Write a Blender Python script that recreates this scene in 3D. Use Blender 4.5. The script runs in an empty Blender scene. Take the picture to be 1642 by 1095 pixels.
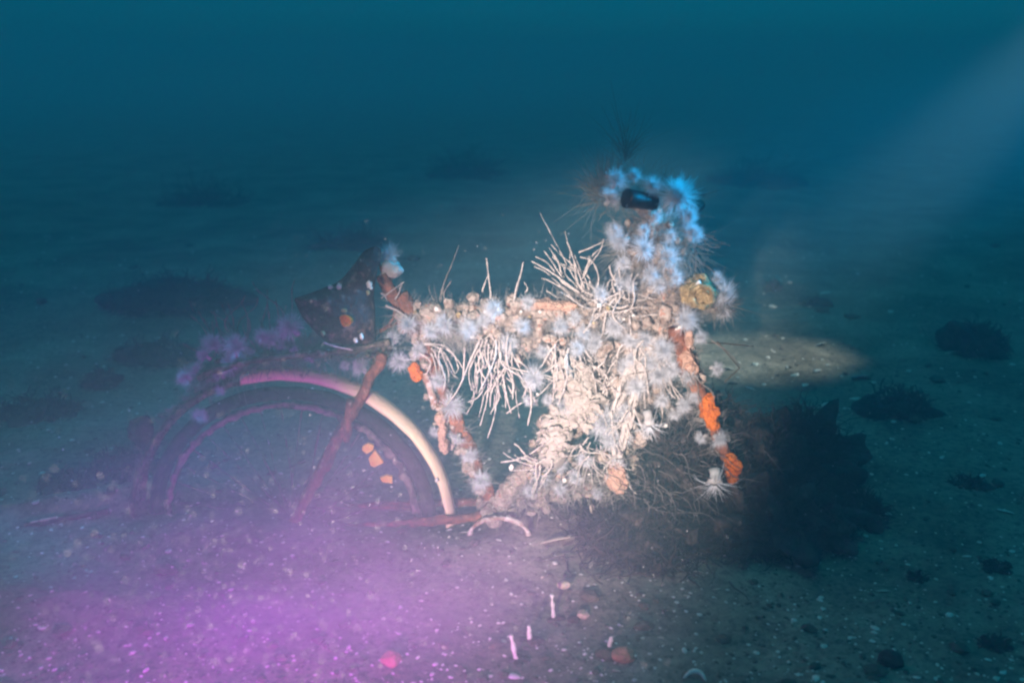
import bpy, math, random
from mathutils import Vector, noise, Matrix
R = math.radians
random.seed(7)
sc = bpy.context.scene
C = sc.collection

# ------------------------------------------------------------------ camera
F = 1500.0; W0, H0 = 1642.0, 1095.0
PITCH = R(16.6); CAM = Vector((0, -1.85, 0.961))
cd = bpy.data.cameras.new('camera'); cam = bpy.data.objects.new('camera', cd); C.objects.link(cam)
cam.location = CAM; cam.rotation_euler = (math.pi/2 - PITCH, 0, 0)
cd.sensor_width = 36; cd.lens = F / W0 * 36; cd.clip_start = 0.02; cd.clip_end = 300
cd.dof.use_dof = True; cd.dof.focus_distance = 2.08; cd.dof.aperture_fstop = 2.8
sc.camera = cam

def at(px, py, Y=0.0):
    """a pixel of the photograph -> the point where its ray meets the vertical plane at depth Y"""
    u = (px - W0/2)/F; v = -(py - H0/2)/F
    d = Vector((u, math.cos(PITCH) + math.sin(PITCH)*v, -math.sin(PITCH) + math.cos(PITCH)*v))
    return CAM + d*((Y - CAM.y)/d.y)
def atg(px, py, z=0.0):
    u = (px - W0/2)/F; v = -(py - H0/2)/F
    d = Vector((u, math.cos(PITCH) + math.sin(PITCH)*v, -math.sin(PITCH) + math.cos(PITCH)*v))
    return CAM + d*((z - CAM.z)/d.z)

# ------------------------------------------------------------------ world, lights, exposure
w = bpy.data.worlds.new('World'); sc.world = w; w.use_nodes = True
nt = w.node_tree; nt.nodes.clear()
out = nt.nodes.new('ShaderNodeOutputWorld'); bg = nt.nodes.new('ShaderNodeBackground')
sky = nt.nodes.new('ShaderNodeTexSky'); sky.sky_type = 'NISHITA'; sky.sun_disc = False
sky.sun_elevation = R(55); sky.sun_rotation = R(20)
mx = nt.nodes.new('ShaderNodeMix'); mx.data_type = 'RGBA'; mx.blend_type = 'MULTIPLY'
mx.inputs[0].default_value = 1.0
mx.inputs[7].default_value = (0.001, 0.40, 0.75, 1)      # what the water above lets through
tc = nt.nodes.new('ShaderNodeTexCoord'); sx = nt.nodes.new('ShaderNodeSeparateXYZ'); mr = nt.nodes.new('ShaderNodeMapRange')
mr.inputs['From Min'].default_value = 0.0; mr.inputs['From Max'].default_value = 0.35; mr.inputs['To Min'].default_value = 0.80; mr.inputs['To Max'].default_value = 1.06
nt.links.new(tc.outputs['Generated'], sx.inputs[0]); nt.links.new(sx.outputs['Z'], mr.inputs['Value'])
vm = nt.nodes.new('ShaderNodeVectorMath'); vm.operation = 'SCALE'
nt.links.new(sky.outputs[0], mx.inputs[6]); nt.links.new(mx.outputs[2], vm.inputs[0]); nt.links.new(mr.outputs[0], vm.inputs['Scale'])
nt.links.new(vm.outputs[0], bg.inputs[0])
bg.inputs[1].default_value = 0.049
nt.links.new(bg.outputs[0], out.inputs[0])

def lamp(name, kind, loc, target, energy, color, **kw):
    l = bpy.data.lights.new(name, kind); o = bpy.data.objects.new(name, l); C.objects.link(o)
    o.location = loc; d = Vector(target) - Vector(loc)
    o.rotation_euler = d.to_track_quat('-Z', 'Y').to_euler()
    l.energy = energy; l.color = color
    for k, v in kw.items(): setattr(l, k, v)
    return o
lamp('sun', 'SUN', (0, 0, 5), (0.35, 0.5, 0), 0.75, (0.005, 0.50, 0.55), angle=R(25))
# the divers' torches: a white one and a wide violet one low to the left, a blue one far right
lamp('white_torch', 'SPOT', (-0.95, -4.4, 1.0), at(905, 618, 0.0), 5000, (1.0, 0.73, 0.76),
     spot_size=R(12.4), spot_blend=1.0, shadow_soft_size=0.03)
lamp('sand_patch_fill', 'SPOT', (2.5, 1.5, 1.75), atg(1192, 568), 480, (0.84, 0.84, 0.86),
     spot_size=R(17), spot_blend=1.0, shadow_soft_size=0.03)  # added unseen spot, brightens the sand patch beside the fork
lamp('violet_torch', 'SPOT', (-0.32, -1.34, 0.24), (-0.38, -0.80, 0.0), 74, (0.86, 0.02, 1.0),
     spot_size=R(84), spot_blend=1.0, shadow_soft_size=0.03)
lamp('blue_torch', 'SPOT', (2.7, -0.20, 1.36), (-0.52, -0.12, 0.42), 1500, (0.0, 0.44, 1.0),
     spot_size=R(11.5), spot_blend=1.0, shadow_soft_size=0.05)

sc.view_settings.view_transform = 'Standard'; sc.view_settings.look = 'None'
sc.view_settings.exposure = 0.0; sc.view_settings.gamma = 1.0
cy = sc.cycles
cy.use_denoising = True; cy.filter_width = 2.3
cy.max_bounces = 6; cy.diffuse_bounces = 3; cy.volume_bounces = 1; cy.transparent_max_bounces = 8
cy.sample_clamp_indirect = 3.0

# ------------------------------------------------------------------ materials
def mat(name, c1, c2=None, scale=30, rough=0.85, bump=0.0, c3=None, spot=0.62, metal=0.0, translucent=0.0, alpha=1.0, spec=0.3):
    m = bpy.data.materials.new(name); m.use_nodes = True; n = m.node_tree; b = n.nodes['Principled BSDF']
    b.inputs['Roughness'].default_value = rough; b.inputs['Metallic'].default_value = metal
    b.inputs['Specular IOR Level'].default_value = spec
    b.inputs['Base Color'].default_value = (*c1, 1)
    geo = n.nodes.new('ShaderNodeNewGeometry')
    if c2:
        t = n.nodes.new('ShaderNodeTexNoise'); t.inputs['Scale'].default_value = scale
        t.inputs['Detail'].default_value = 6; t.inputs['Roughness'].default_value = 0.65
        n.links.new(geo.outputs['Position'], t.inputs['Vector'])
        r = n.nodes.new('ShaderNodeValToRGB'); e = r.color_ramp.elements
        e[0].position = 0.35; e[0].color = (*c1, 1); e[1].position = 0.60; e[1].color = (*c2, 1)
        if c3:
            k = e.new(spot + 0.03); k.color = (*c3, 1)
            e[1].position = spot - 0.03
        n.links.new(t.outputs['Fac'], r.inputs['Fac']); n.links.new(r.outputs['Color'], b.inputs['Base Color'])
    if bump:
        t2 = n.nodes.new('ShaderNodeTexNoise'); t2.inputs['Scale'].default_value = scale*2.5
        t2.inputs['Detail'].default_value = 5
        n.links.new(geo.outputs['Position'], t2.inputs['Vector'])
        bp = n.nodes.new('ShaderNodeBump'); bp.inputs['Strength'].default_value = bump
        bp.inputs['Distance'].default_value = 0.01
        n.links.new(t2.outputs['Fac'], bp.inputs['Height']); n.links.new(bp.outputs[0], b.inputs['Normal'])
    if translucent:
        o = n.nodes['Material Output']; mxs = n.nodes.new('ShaderNodeMixShader'); tr = n.nodes.new('ShaderNodeBsdfTranslucent')
        tr.inputs['Color'].default_value = (*c1, 1); mxs.inputs[0].default_value = translucent
        n.links.new(b.outputs[0], mxs.inputs[1]); n.links.new(tr.outputs[0], mxs.inputs[2]); n.links.new(mxs.outputs[0], o.inputs[0])
    b.inputs['Alpha'].default_value = alpha
    return m
M = {
 'rust': mat('rusted_steel', (0.10, 0.045, 0.03), (0.27, 0.10, 0.055), 45, bump=0.8, c3=(0.38, 0.15, 0.08), spot=0.58),
 'crust': mat('encrusted_steel', (0.22, 0.15, 0.11), (0.48, 0.40, 0.33), 55, bump=1.0, c3=(0.40, 0.20, 0.13), spot=0.60),
 'crust_dark': mat('dark_crust', (0.05, 0.04, 0.032), (0.17, 0.13, 0.09), 45, bump=1.0, c3=(0.30, 0.24, 0.17), spot=0.6),
 'chrome': mat('worn_chrome', (0.75, 0.70, 0.62), (0.25, 0.12, 0.07), 60, rough=0.45, bump=0.5),
 'guard': mat('cream_painted_guard', (0.90, 0.74, 0.42), (0.86, 0.70, 0.42), 40, rough=0.5, bump=0.25, c3=(0.30, 0.19, 0.10), spot=0.66),
 'rim': mat('corroded_rim', (0.03, 0.025, 0.022), (0.07, 0.055, 0.042), 16, bump=1.0, c3=(0.34, 0.28, 0.21), spot=0.56),
 'tyre': mat('dark_rubber', (0.018, 0.016, 0.018), (0.045, 0.038, 0.038), 50, bump=0.6),
 'spoke': mat('furred_spoke', (0.07, 0.05, 0.05), (0.16, 0.12, 0.11), 80, bump=0.5),
 'saddle': mat('dark_leather', (0.035, 0.016, 0.018), (0.075, 0.034, 0.034), 40, bump=1.0, c3=(0.22, 0.14, 0.11), spot=0.58),
 'orange': mat('orange_sponge', (0.62, 0.13, 0.015), (0.82, 0.21, 0.02), 90, bump=1.0, c3=(0.45, 0.10, 0.02), spot=0.66),
 'peach': mat('peach_sponge', (0.48, 0.28, 0.19), (0.60, 0.37, 0.26), 70, bump=1.0),
 'reflector': mat('amber_reflector', (0.98, 0.50, 0.03), (0.98, 0.66, 0.08), 120, rough=0.3, bump=0.3),
 'anemone': mat('white_tentacle', (0.90, 0.91, 0.92), translucent=0.4, alpha=0.9, rough=0.7),
 'column': mat('anemone_column', (0.55, 0.50, 0.46), (0.70, 0.68, 0.64), 60, translucent=0.3),
 'tube': mat('worm_tube', (0.40, 0.35, 0.31), (0.58, 0.51, 0.45), 70, bump=0.7),
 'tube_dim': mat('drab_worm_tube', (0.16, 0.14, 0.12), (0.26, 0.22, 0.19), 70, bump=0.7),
 'turf': mat('beige_hydroid', (0.44, 0.39, 0.34), (0.60, 0.54, 0.48), 40, translucent=0.3, alpha=0.85),
 'turf_brown': mat('brown_hydroid', (0.30, 0.27, 0.22), (0.44, 0.40, 0.33), 40, translucent=0.3),
 'cream': mat('cream_bryozoan', (0.42, 0.36, 0.30), (0.54, 0.47, 0.40), 70, bump=0.7, translucent=0.15),
 'gold': mat('golden_crust', (0.22, 0.15, 0.07), (0.50, 0.36, 0.17), 90, bump=1.0, c3=(0.72, 0.55, 0.30), spot=0.6),
 'black': mat('black_grip_rubber', (0.010, 0.012, 0.014), (0.03, 0.03, 0.03), 60, rough=0.4),
 'weed': mat('dark_weed', (0.028, 0.022, 0.022), (0.085, 0.058, 0.050), 25, bump=1.0),
 'weed_brown': mat('brown_weed', (0.038, 0.024, 0.022), (0.085, 0.050, 0.042), 25, bump=0.6, translucent=0.2),
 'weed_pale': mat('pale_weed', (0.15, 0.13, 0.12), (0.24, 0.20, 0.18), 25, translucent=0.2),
 'shell': mat('white_shell', (0.78, 0.75, 0.68), (0.62, 0.56, 0.48), 90, rough=0.5),
 'shell_dull': mat('tan_shell', (0.42, 0.33, 0.24), (0.56, 0.46, 0.35), 90, rough=0.6),
 'stone': mat('orange_stone', (0.42, 0.17, 0.09), (0.56, 0.27, 0.16), 60, bump=0.8),
 'stone_tan': mat('tan_stone', (0.48, 0.35, 0.24), (0.60, 0.46, 0.34), 60, bump=0.8),
 'twig': mat('brown_twig', (0.07, 0.05, 0.035), (0.14, 0.10, 0.07), 60, bump=0.5),
 'snow': mat('drifting_particle', (0.80, 0.74, 0.72), rough=0.9),
}
# sand
m = bpy.data.materials.new('silty_sand'); m.use_nodes = True; n = m.node_tree; b = n.nodes['Principled BSDF']; M['sand'] = m
b.inputs['Roughness'].default_value = 0.95; b.inputs['Specular IOR Level'].default_value = 0.15
geo = n.nodes.new('ShaderNodeNewGeometry')
def nz(scale, detail, rough=0.6):
    t = n.nodes.new('ShaderNodeTexNoise'); t.inputs['Scale'].default_value = scale; t.inputs['Detail'].default_value = detail
    t.inputs['Roughness'].default_value = rough; n.links.new(geo.outputs['Position'], t.inputs['Vector']); return t
def ramp(src, stops):
    r = n.nodes.new('ShaderNodeValToRGB'); e = r.color_ramp.elements
    e[0].position, e[0].color = stops[0][0], (*stops[0][1], 1); e[1].position, e[1].color = stops[-1][0], (*stops[-1][1], 1)
    for p, c in stops[1:-1]: k = e.new(p); k.color = (*c, 1)
    n.links.new(src, r.inputs['Fac']); return r
a = ramp(nz(2.6, 8, 0.7).outputs['Fac'], [(0.36, (0.13, 0.105, 0.08)), (0.5, (0.25, 0.205, 0.155)), (0.64, (0.38, 0.32, 0.25))])
f_ = ramp(nz(60, 5, 0.75).outputs['Fac'], [(0.36, (0.35, 0.33, 0.30)), (0.5, (1, 1, 1)), (0.66, (1.35, 1.3, 1.25))])
mm = n.nodes.new('ShaderNodeMix'); mm.data_type = 'RGBA'; mm.blend_type = 'MULTIPLY'; mm.inputs[0].default_value = 0.8
n.links.new(a.outputs[0], mm.inputs[6]); n.links.new(f_.outputs[0], mm.inputs[7])
vo = n.nodes.new('ShaderNodeTexVoronoi'); vo.inputs['Scale'].default_value = 85; vo.inputs['Randomness'].default_value = 1
n.links.new(geo.outputs['Position'], vo.inputs['Vector'])
vr = ramp(vo.outputs['Distance'], [(0.10, (1, 1, 1)), (0.17, (0, 0, 0))])
sep = n.nodes.new('ShaderNodeSeparateColor'); n.links.new(vo.outputs['Color'], sep.inputs[0])
gt = n.nodes.new('ShaderNodeMath'); gt.operation = 'GREATER_THAN'; gt.inputs[1].default_value = 0.86; n.links.new(sep.outputs[0], gt.inputs[0])
mu = n.nodes.new('ShaderNodeMath'); mu.operation = 'MULTIPLY'; n.links.new(vr.outputs[0], mu.inputs[0]); n.links.new(gt.outputs[0], mu.inputs[1])
m2 = n.nodes.new('ShaderNodeMix'); m2.data_type = 'RGBA'; m2.inputs[7].default_value = (0.66, 0.60, 0.50, 1)
n.links.new(mu.outputs[0], m2.inputs[0]); n.links.new(mm.outputs[2], m2.inputs[6]); n.links.new(m2.outputs[2], b.inputs['Base Color'])
bp = n.nodes.new('ShaderNodeBump'); bp.inputs['Strength'].default_value = 0.9; bp.inputs['Distance'].default_value = 0.012
n.links.new(nz(38, 8, 0.7).outputs['Fac'], bp.inputs['Height']); n.links.new(bp.outputs[0], b.inputs['Normal'])

# ------------------------------------------------------------------ mesh helpers
class MB:
    def __init__(s): s.v = []; s.f = []
    def add(s, v, f):
        k = len(s.v); s.v += [tuple(p) for p in v]; s.f += [tuple(i + k for i in q) for q in f]
    def build(s, name, m, parent=None, smooth=True, **tags):
        me = bpy.data.meshes.new(name); me.from_pydata(s.v, [], s.f); me.update()
        me.materials.append(m if not isinstance(m, str) else M[m])
        if smooth:
            me.polygons.foreach_set('use_smooth', [True]*len(me.polygons))
        o = bpy.data.objects.new(name, me); C.objects.link(o)
        if parent: o.parent = parent; o.matrix_parent_inverse = Matrix.Translation(-parent.location) if parent.type == 'EMPTY' and parent.rotation_euler.z == 0 else Matrix()
        tag(o, **tags); return o
def tag(o, label=None, cat=None, group=None, kind=None):
    if label: o['label'] = label
    if cat: o['category'] = cat
    if group: o['group'] = group
    if kind: o['kind'] = kind
def empty(name, loc, label, cat, group=None):
    o = bpy.data.objects.new(name, None); C.objects.link(o); o.location = loc; o.empty_display_size = 0.05
    tag(o, label, cat, group); return o
def nvec(p, s): return noise.noise_vector(Vector(p)*s)
def tube(mb, pts, rad, sides=8, lump=0.0, ls=40, cap=True):
    pts = [Vector(p) for p in pts]
    if not hasattr(rad, '__len__'): rad = [rad]*len(pts)
    rings = []; up = None
    for i, p in enumerate(pts):
        d = (pts[min(i+1, len(pts)-1)] - pts[max(i-1, 0)]).normalized()
        if up is None: up = d.orthogonal().normalized()
        up = (up - d*up.dot(d)).normalized(); sd = d.cross(up)
        ring = []
        for k in range(sides):
            a = 2*math.pi*k/sides; n_ = up*math.cos(a) + sd*math.sin(a)
            q = p + n_*rad[i]
            if lump: q = q + n_*lump*noise.noise(q*ls) + n_*lump*0.5*noise.noise(q*ls*2.7)
            ring.append(q)
        rings.append(ring)
    v = [q for r in rings for q in r]; f = []
    for i in range(len(pts)-1):
        for k in range(sides):
            a, b_ = i*sides + k, i*sides + (k+1) % sides
            f.append((a, b_, b_+sides, a+sides))
    if cap: f += [tuple(reversed(range(sides))), tuple(range(len(v)-sides, len(v)))]
    mb.add(v, f)
def curve(pts, n_=8):
    """Catmull-Rom through the points"""
    P = [Vector(p) for p in pts]
    if len(P) < 3: return [P[0].lerp(P[-1], i/n_) for i in range(n_+1)]
    P = [P[0]*2 - P[1]] + P + [P[-1]*2 - P[-2]]; o = []
    for i in range(1, len(P)-2):
        for k in range(n_):
            t = k/n_; a, b_, c, d = P[i-1:i+3]
            o.append(0.5*((2*b_) + (c-a)*t + (2*a-5*b_+4*c-d)*t*t + (3*b_-a-3*c+d)*t**3))
    o.append(P[-2]); return o
def ico(sub=2):
    t = (1+5**.5)/2
    v = [Vector(p).normalized() for p in [(-1,t,0),(1,t,0),(-1,-t,0),(1,-t,0),(0,-1,t),(0,1,t),(0,-1,-t),(0,1,-t),(t,0,-1),(t,0,1),(-t,0,-1),(-t,0,1)]]
    f = [(0,11,5),(0,5,1),(0,1,7),(0,7,10),(0,10,11),(1,5,9),(5,11,4),(11,10,2),(10,7,6),(7,1,8),(3,9,4),(3,4,2),(3,2,6),(3,6,8),(3,8,9),(4,9,5),(2,4,11),(6,2,10),(8,6,7),(9,8,1)]
    for _ in range(sub):
        c = {}; nf = []
        def mid(a, b_):
            k = (min(a,b_), max(a,b_))
            if k not in c: c[k] = len(v); v.append(((v[a]+v[b_])/2).normalized())
            return c[k]
        for a, b_, d in f:
            x, y, z = mid(a,b_), mid(b_,d), mid(d,a); nf += [(a,x,z),(b_,y,x),(d,z,y),(x,y,z)]
        f = nf
    return v, f
ICO = {k: ico(k) for k in (0, 1, 2, 3, 4)}
def blob(mb, c, s, lump=0.3, ls=30, sub=3, rot=None):
    c = Vector(c); v, f = ICO[sub]; o = []
    if not hasattr(s, '__len__'): s = (s, s, s)
    for p in v:
        q = Vector((p.x*s[0], p.y*s[1], p.z*s[2]))
        k = 1 + lump*noise.noise((q + c)*ls) + lump*0.5*noise.noise((q + c)*ls*2.3)
        q = q*k
        if rot is not None: q = rot @ q
        o.append(c + q)
    mb.add(o, f)
def hair(mb, p, d, L, r, bend=0.3, seg=2, sides=3):
    d = Vector(d).normalized(); b_ = Vector((random.gauss(0,1), random.gauss(0,1), random.gauss(0,1)))*bend*L
    pts = [Vector(p) + d*L*t + b_*t*t for t in [i/seg for i in range(seg+1)]]
    tube(mb, pts, [r*(1 - 0.75*i/seg) for i in range(seg+1)], sides, cap=False)
def rdir(up=0.0):
    while True:
        v = Vector((random.uniform(-1,1), random.uniform(-1,1), random.uniform(-1,1)))
        if 0.05 < v.length < 1: v.normalize(); return (v + Vector((0,0,up))).normalized()

# ------------------------------------------------------------------ ground
def gh(x, y):
    p = Vector((x, y, 0))
    z = 0.05*noise.noise(p*0.55 + Vector((3,1,0))) + 0.018*noise.noise(p*2.3) + 0.010*noise.noise(p*6) + 0.005*noise.noise(p*17) + 0.0022*noise.noise(p*45)
    z -= 0.05*noise.noise(Vector((3,1,0)))
    # silt banked in front of the half-buried wheel and a furrow leading left
    z += 0.022*math.exp(-((y + 0.10)/0.07)**2)*math.exp(-((x + 0.40)/0.42)**4)
    z += 0.030*math.exp(-((y + 0.36 + 0.10*(x+0.9))/0.06)**2)*math.exp(-((x + 0.95)/0.33)**4)
    z += 0.028*math.exp(-((y - 0.02 - 0.25*(x+1.0))/0.05)**2)*math.exp(-((x + 1.0)/0.30)**4)
    return z
def axis(lo, hi, c0, c1, fine):
    o = []; x = c0
    while x <= c1: o.append(x); x += fine
    s = fine
    while x < hi: s *= 1.12; x += s; o.append(x)
    x = c0; s = fine
    while x > lo: s *= 1.12; x -= s; o.insert(0, x)
    return o
mb = MB(); xs = axis(-60, 60, -1.3, 1.8, 0.0135); ys = axis(-6, 90, -0.95, 2.2, 0.0135)
mb.v = [(x, y, gh(x, y)) for y in ys for x in xs]; nx = len(xs)
mb.f = [(j*nx+i, j*nx+i+1, (j+1)*nx+i+1, (j+1)*nx+i) for j in range(len(ys)-1) for i in range(nx-1)]
mb.build('seabed', 'sand', kind='structure')
def onground(px, py):
    z = 0.0
    for _ in range(6):
        p = atg(px, py, z); z = gh(p.x, p.y)
    return Vector((p.x, p.y, z))

# ------------------------------------------------------------------ haze (the water itself)
mb = MB(); x0, x1, y0, y1, z0, z1 = -40, 40, -7, 55, -1.6, 1.6
mb.v = [(x, y, z) for z in (z0, z1) for y in (y0, y1) for x in (x0, x1)]
mb.f = [(0,2,3,1),(4,5,7,6),(0,1,5,4),(2,6,7,3),(0,4,6,2),(1,3,7,5)]
hz = mb.build('haze', 'snow', smooth=False, kind='stuff')
m = bpy.data.materials.new('murky_water'); m.use_nodes = True; n = m.node_tree; n.nodes.clear()
o_ = n.nodes.new('ShaderNodeOutputMaterial'); pv = n.nodes.new('ShaderNodeVolumePrincipled')
pv.inputs['Color'].default_value = (0.36, 0.68, 0.80, 1)
pv.inputs['Absorption Color'].default_value = (0.05, 0.80, 0.85, 1)
pv.inputs['Density'].default_value = 0.14; pv.inputs['Anisotropy'].default_value = 0.0
n.links.new(pv.outputs[0], o_.inputs['Volume']); hz.data.materials[0] = m

# added volume before the wheel, violet torch glow put into its scatter colour
mb = MB(); blob(mb, (0,0,0), 1.0, 0.0, 1, 3); cl = mb.build('violet_glow_volume', 'snow', kind='stuff')
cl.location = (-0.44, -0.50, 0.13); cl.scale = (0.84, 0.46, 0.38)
m = bpy.data.materials.new('violet_glow_haze'); m.use_nodes = True; n = m.node_tree; n.nodes.clear()
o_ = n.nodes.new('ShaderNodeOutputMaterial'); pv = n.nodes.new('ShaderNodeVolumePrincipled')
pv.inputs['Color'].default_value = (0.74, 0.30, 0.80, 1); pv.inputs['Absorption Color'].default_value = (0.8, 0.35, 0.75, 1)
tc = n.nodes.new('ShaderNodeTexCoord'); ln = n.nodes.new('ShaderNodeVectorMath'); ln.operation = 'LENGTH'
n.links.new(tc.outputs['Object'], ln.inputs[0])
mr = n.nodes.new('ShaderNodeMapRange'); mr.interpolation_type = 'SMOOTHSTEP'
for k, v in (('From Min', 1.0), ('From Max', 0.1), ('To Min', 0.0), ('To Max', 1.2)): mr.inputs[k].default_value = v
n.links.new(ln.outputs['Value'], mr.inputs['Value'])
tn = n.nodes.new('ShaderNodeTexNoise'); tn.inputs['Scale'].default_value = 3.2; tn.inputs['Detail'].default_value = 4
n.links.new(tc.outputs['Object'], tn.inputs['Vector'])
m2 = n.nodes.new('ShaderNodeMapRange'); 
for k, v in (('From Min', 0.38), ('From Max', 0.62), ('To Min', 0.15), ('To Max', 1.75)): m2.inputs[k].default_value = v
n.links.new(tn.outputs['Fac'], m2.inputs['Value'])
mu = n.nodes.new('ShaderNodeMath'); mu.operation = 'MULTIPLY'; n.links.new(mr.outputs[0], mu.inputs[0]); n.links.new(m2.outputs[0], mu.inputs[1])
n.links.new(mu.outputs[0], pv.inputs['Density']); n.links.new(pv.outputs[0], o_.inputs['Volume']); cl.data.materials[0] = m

# ------------------------------------------------------------------ the bicycle
BASE = at(700, 835, 0); BASE.z = 0
bike = empty('bicycle', BASE, 'wrecked bicycle standing half sunk in silt, overgrown with white sea life', 'bicycle')
HUB = at(471, 836, 0); WR = 0.349
def ring_pt(r, a, y=0.0): return Vector((HUB.x + r*math.cos(a), HUB.y + y, HUB.z + r*math.sin(a)))
def ring(mb, r, prof, a0, a1, n_=120, lump=0.0, ls=30, closed=True):
    """prof: list of (dr, dy) swept round the hub"""
    P = len(prof); v = []; f = []
    for i in range(n_+1):
        a = a0 + (a1-a0)*i/n_
        for dr, dy in prof:
            q = ring_pt(r+dr, a, dy)
            if lump: q = q + nvec(q, ls)*lump
            v.append(q)
    for i in range(n_):
        for k in range(P if closed else P-1):
            k2 = (k+1) % P; f.append((i*P+k, i*P+k2, (i+1)*P+k2, (i+1)*P+k))
    if closed: f += [tuple(reversed(range(P))), tuple(range(n_*P, n_*P+P))]
    mb.add(v, f)
def prof_circle(r, n_=10, sy=1.0): return [(r*math.cos(2*math.pi*k/n_), r*sy*math.sin(2*math.pi*k/n_)) for k in range(n_)]

wheel = bpy.data.objects.new('wheel', None); C.objects.link(wheel); wheel.parent = bike
mb = MB(); ring(mb, WR-0.051, prof_circle(0.0155, 12), R(-8), R(188), 110, 0.003, 40)
ty = mb.build('tyre', 'tyre')
mb = MB(); ring(mb, WR-0.078, [(-0.006,-0.012),(0.006,-0.013),(0.006,0.013),(-0.006,0.012)], R(-8), R(188), 200, 0.008, 60)
ri = mb.build('rim', 'rim')
mb = MB(); tube(mb, [HUB + Vector((0,-0.06,0.0)), HUB + Vector((0,-0.035,0)), HUB + Vector((0,0.035,0)), HUB + Vector((0,0.06,0))], [0.010,0.022,0.022,0.010], 12, 0.004)
hb = mb.build('hub', 'rust')
sp = []
for k in range(20):
    a = R(-4 + 9.6*k); s_ = 1 if k % 2 else -1
    mb = MB(); q = ring_pt(WR-0.084, a); h_ = HUB + Vector((0.02*math.cos(a+s_*1.3), 0.03*s_, 0.02*math.sin(a+s_*1.3)))
    tube(mb, [h_.lerp(q, t/14) for t in range(15)], 0.0009, 5, 0.0026, 60); sp.append(mb.build('spoke', 'spoke'))
refl = []
for poly in ([(581,716),(590,711),(599,714),(598,722),(588,728),(581,722)], [(591,735),(601,722),(610,734),(615,742),(600,749),(594,746)], [(609,766),(619,762),(629,764),(629,775),(613,773)]):
    mb = MB(); fr = [at(x, y, -0.045) for x, y in poly]; bk = [p + Vector((0,0.008,0)) for p in fr]; k = len(fr)
    mb.add(fr + bk, [tuple(range(k))] + [tuple(reversed(range(k, 2*k)))] + [(i, i+k, (i+1) % k + k, (i+1) % k) for i in range(k)])
    refl.append(mb.build('reflector', 'reflector', smooth=False))
for o in [ty, ri, hb] + sp + refl: o.parent = wheel; o.matrix_parent_inverse = Matrix.Translation(-BASE)
# mudguard: a shallow channel, open inwards
pr = [(-0.014,-0.029),(-0.007,-0.0275),(0.0,-0.022),(0.004,-0.012),(0.006,0),(0.004,0.012),(0.0,0.022),(-0.007,0.0275),(-0.014,0.029),
      (-0.012,0.027),(-0.006,0.025),(-0.002,0.020),(0.002,0.011),(0.003,0),(0.002,-0.011),(-0.002,-0.020),(-0.006,-0.025),(-0.012,-0.027)]
mb = MB(); ring(mb, WR, pr, R(-6), R(104), 120, 0.0015, 25); mb.build('mudguard', 'guard', bike)
mb = MB(); ring(mb, WR-0.002, pr, R(104.5), R(188), 110, 0.005, 30); mb.build('mudguard', 'crust_dark', bike, label='dull crusted rear half of the mudguard')

def line(a, b_, n_=24): return [Vector(a).lerp(Vector(b_), i/n_) for i in range(n_+1)]
def frame_tube(name, m, a, b_, r, lump=0.006, n_=40, ls=35, parent=bike, **k):
    mb = MB(); tube(mb, line(a, b_, n_), r, 14, lump, ls); return mb.build(name, m, parent, **k)
P_seat = at(640, 490, 0); P_bb = at(790, 815, 0); P_head = at(1062, 500, 0); P_headlow = at(1086, 545, 0)
frame_tube('top_tube', 'crust', at(640,507,0), at(1062,497,0), 0.021, 0.012, 60, 28)
frame_tube('seat_tube', 'rust', at(643,470,0), P_bb, 0.017, 0.009, 50, 30)
frame_tube('down_tube', 'crust', at(1075,530,0), P_bb, 0.022, 0.016, 60, 26)
frame_tube('head_tube', 'crust', at(1045,395,0), P_headlow, 0.026, 0.012, 40, 30)
for s_ in (-1, 1):
    frame_tube('seat_stay', 'rust', at(618,560,0) + Vector((0, 0.030*s_, 0)), HUB + Vector((0, 0.052*s_, 0)), 0.0115, 0.006, 34, 40)
    frame_tube('chain_stay', 'rust', P_bb + Vector((0,0.035*s_,0)), HUB + Vector((0,0.055*s_,0)), 0.010, 0.005, 34, 40)
frame_tube('mudguard_stay', 'rust', at(562,640,-0.045), at(556,708,-0.045), 0.008, 0.004, 12, 50)
for s_ in (-1, 1):
    mb = MB(); y = 0.045*s_ + 0.0
    pts = curve([at(1083,525,y), at(1100,590,y), at(1130,650,y), at(1158,715,y), at(1182,795,y)], 10)
    tube(mb, pts, [0.016 - 0.006*i/len(pts) for i in range(len(pts))], 12, 0.008, 40)
    mb.build('fork_blade', 'rust', bike)
mb = MB(); blob(mb, P_bb, (0.035,0.05,0.032), 0.3, 30, 3); mb.build('bottom_bracket', 'crust', bike)
# chainring edge rising out of the silt
c = at(800, 858, -0.07); mb = MB(); v = []
tube(mb, [c + Vector((0.062*math.cos(R(a)), 0, 0.040*math.sin(R(a)))) for a in range(-10, 196, 6)], 0.0055, 8, 0.004, 60)
mb.build('chainring', 'chrome', bike)
# chrome strip on the seat tube
mb = MB(); tube(mb, curve([at(680,598,-0.022), at(690,625,-0.024), at(697,648,-0.022)], 8), 0.0075, 8, 0.004, 60); mb.build('clamp', 'chrome', bike)
# seat post
frame_tube('seat_post', 'rust', at(612,440,0.0), at(645,500,0.0), 0.013, 0.005, 18, 40)
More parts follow.
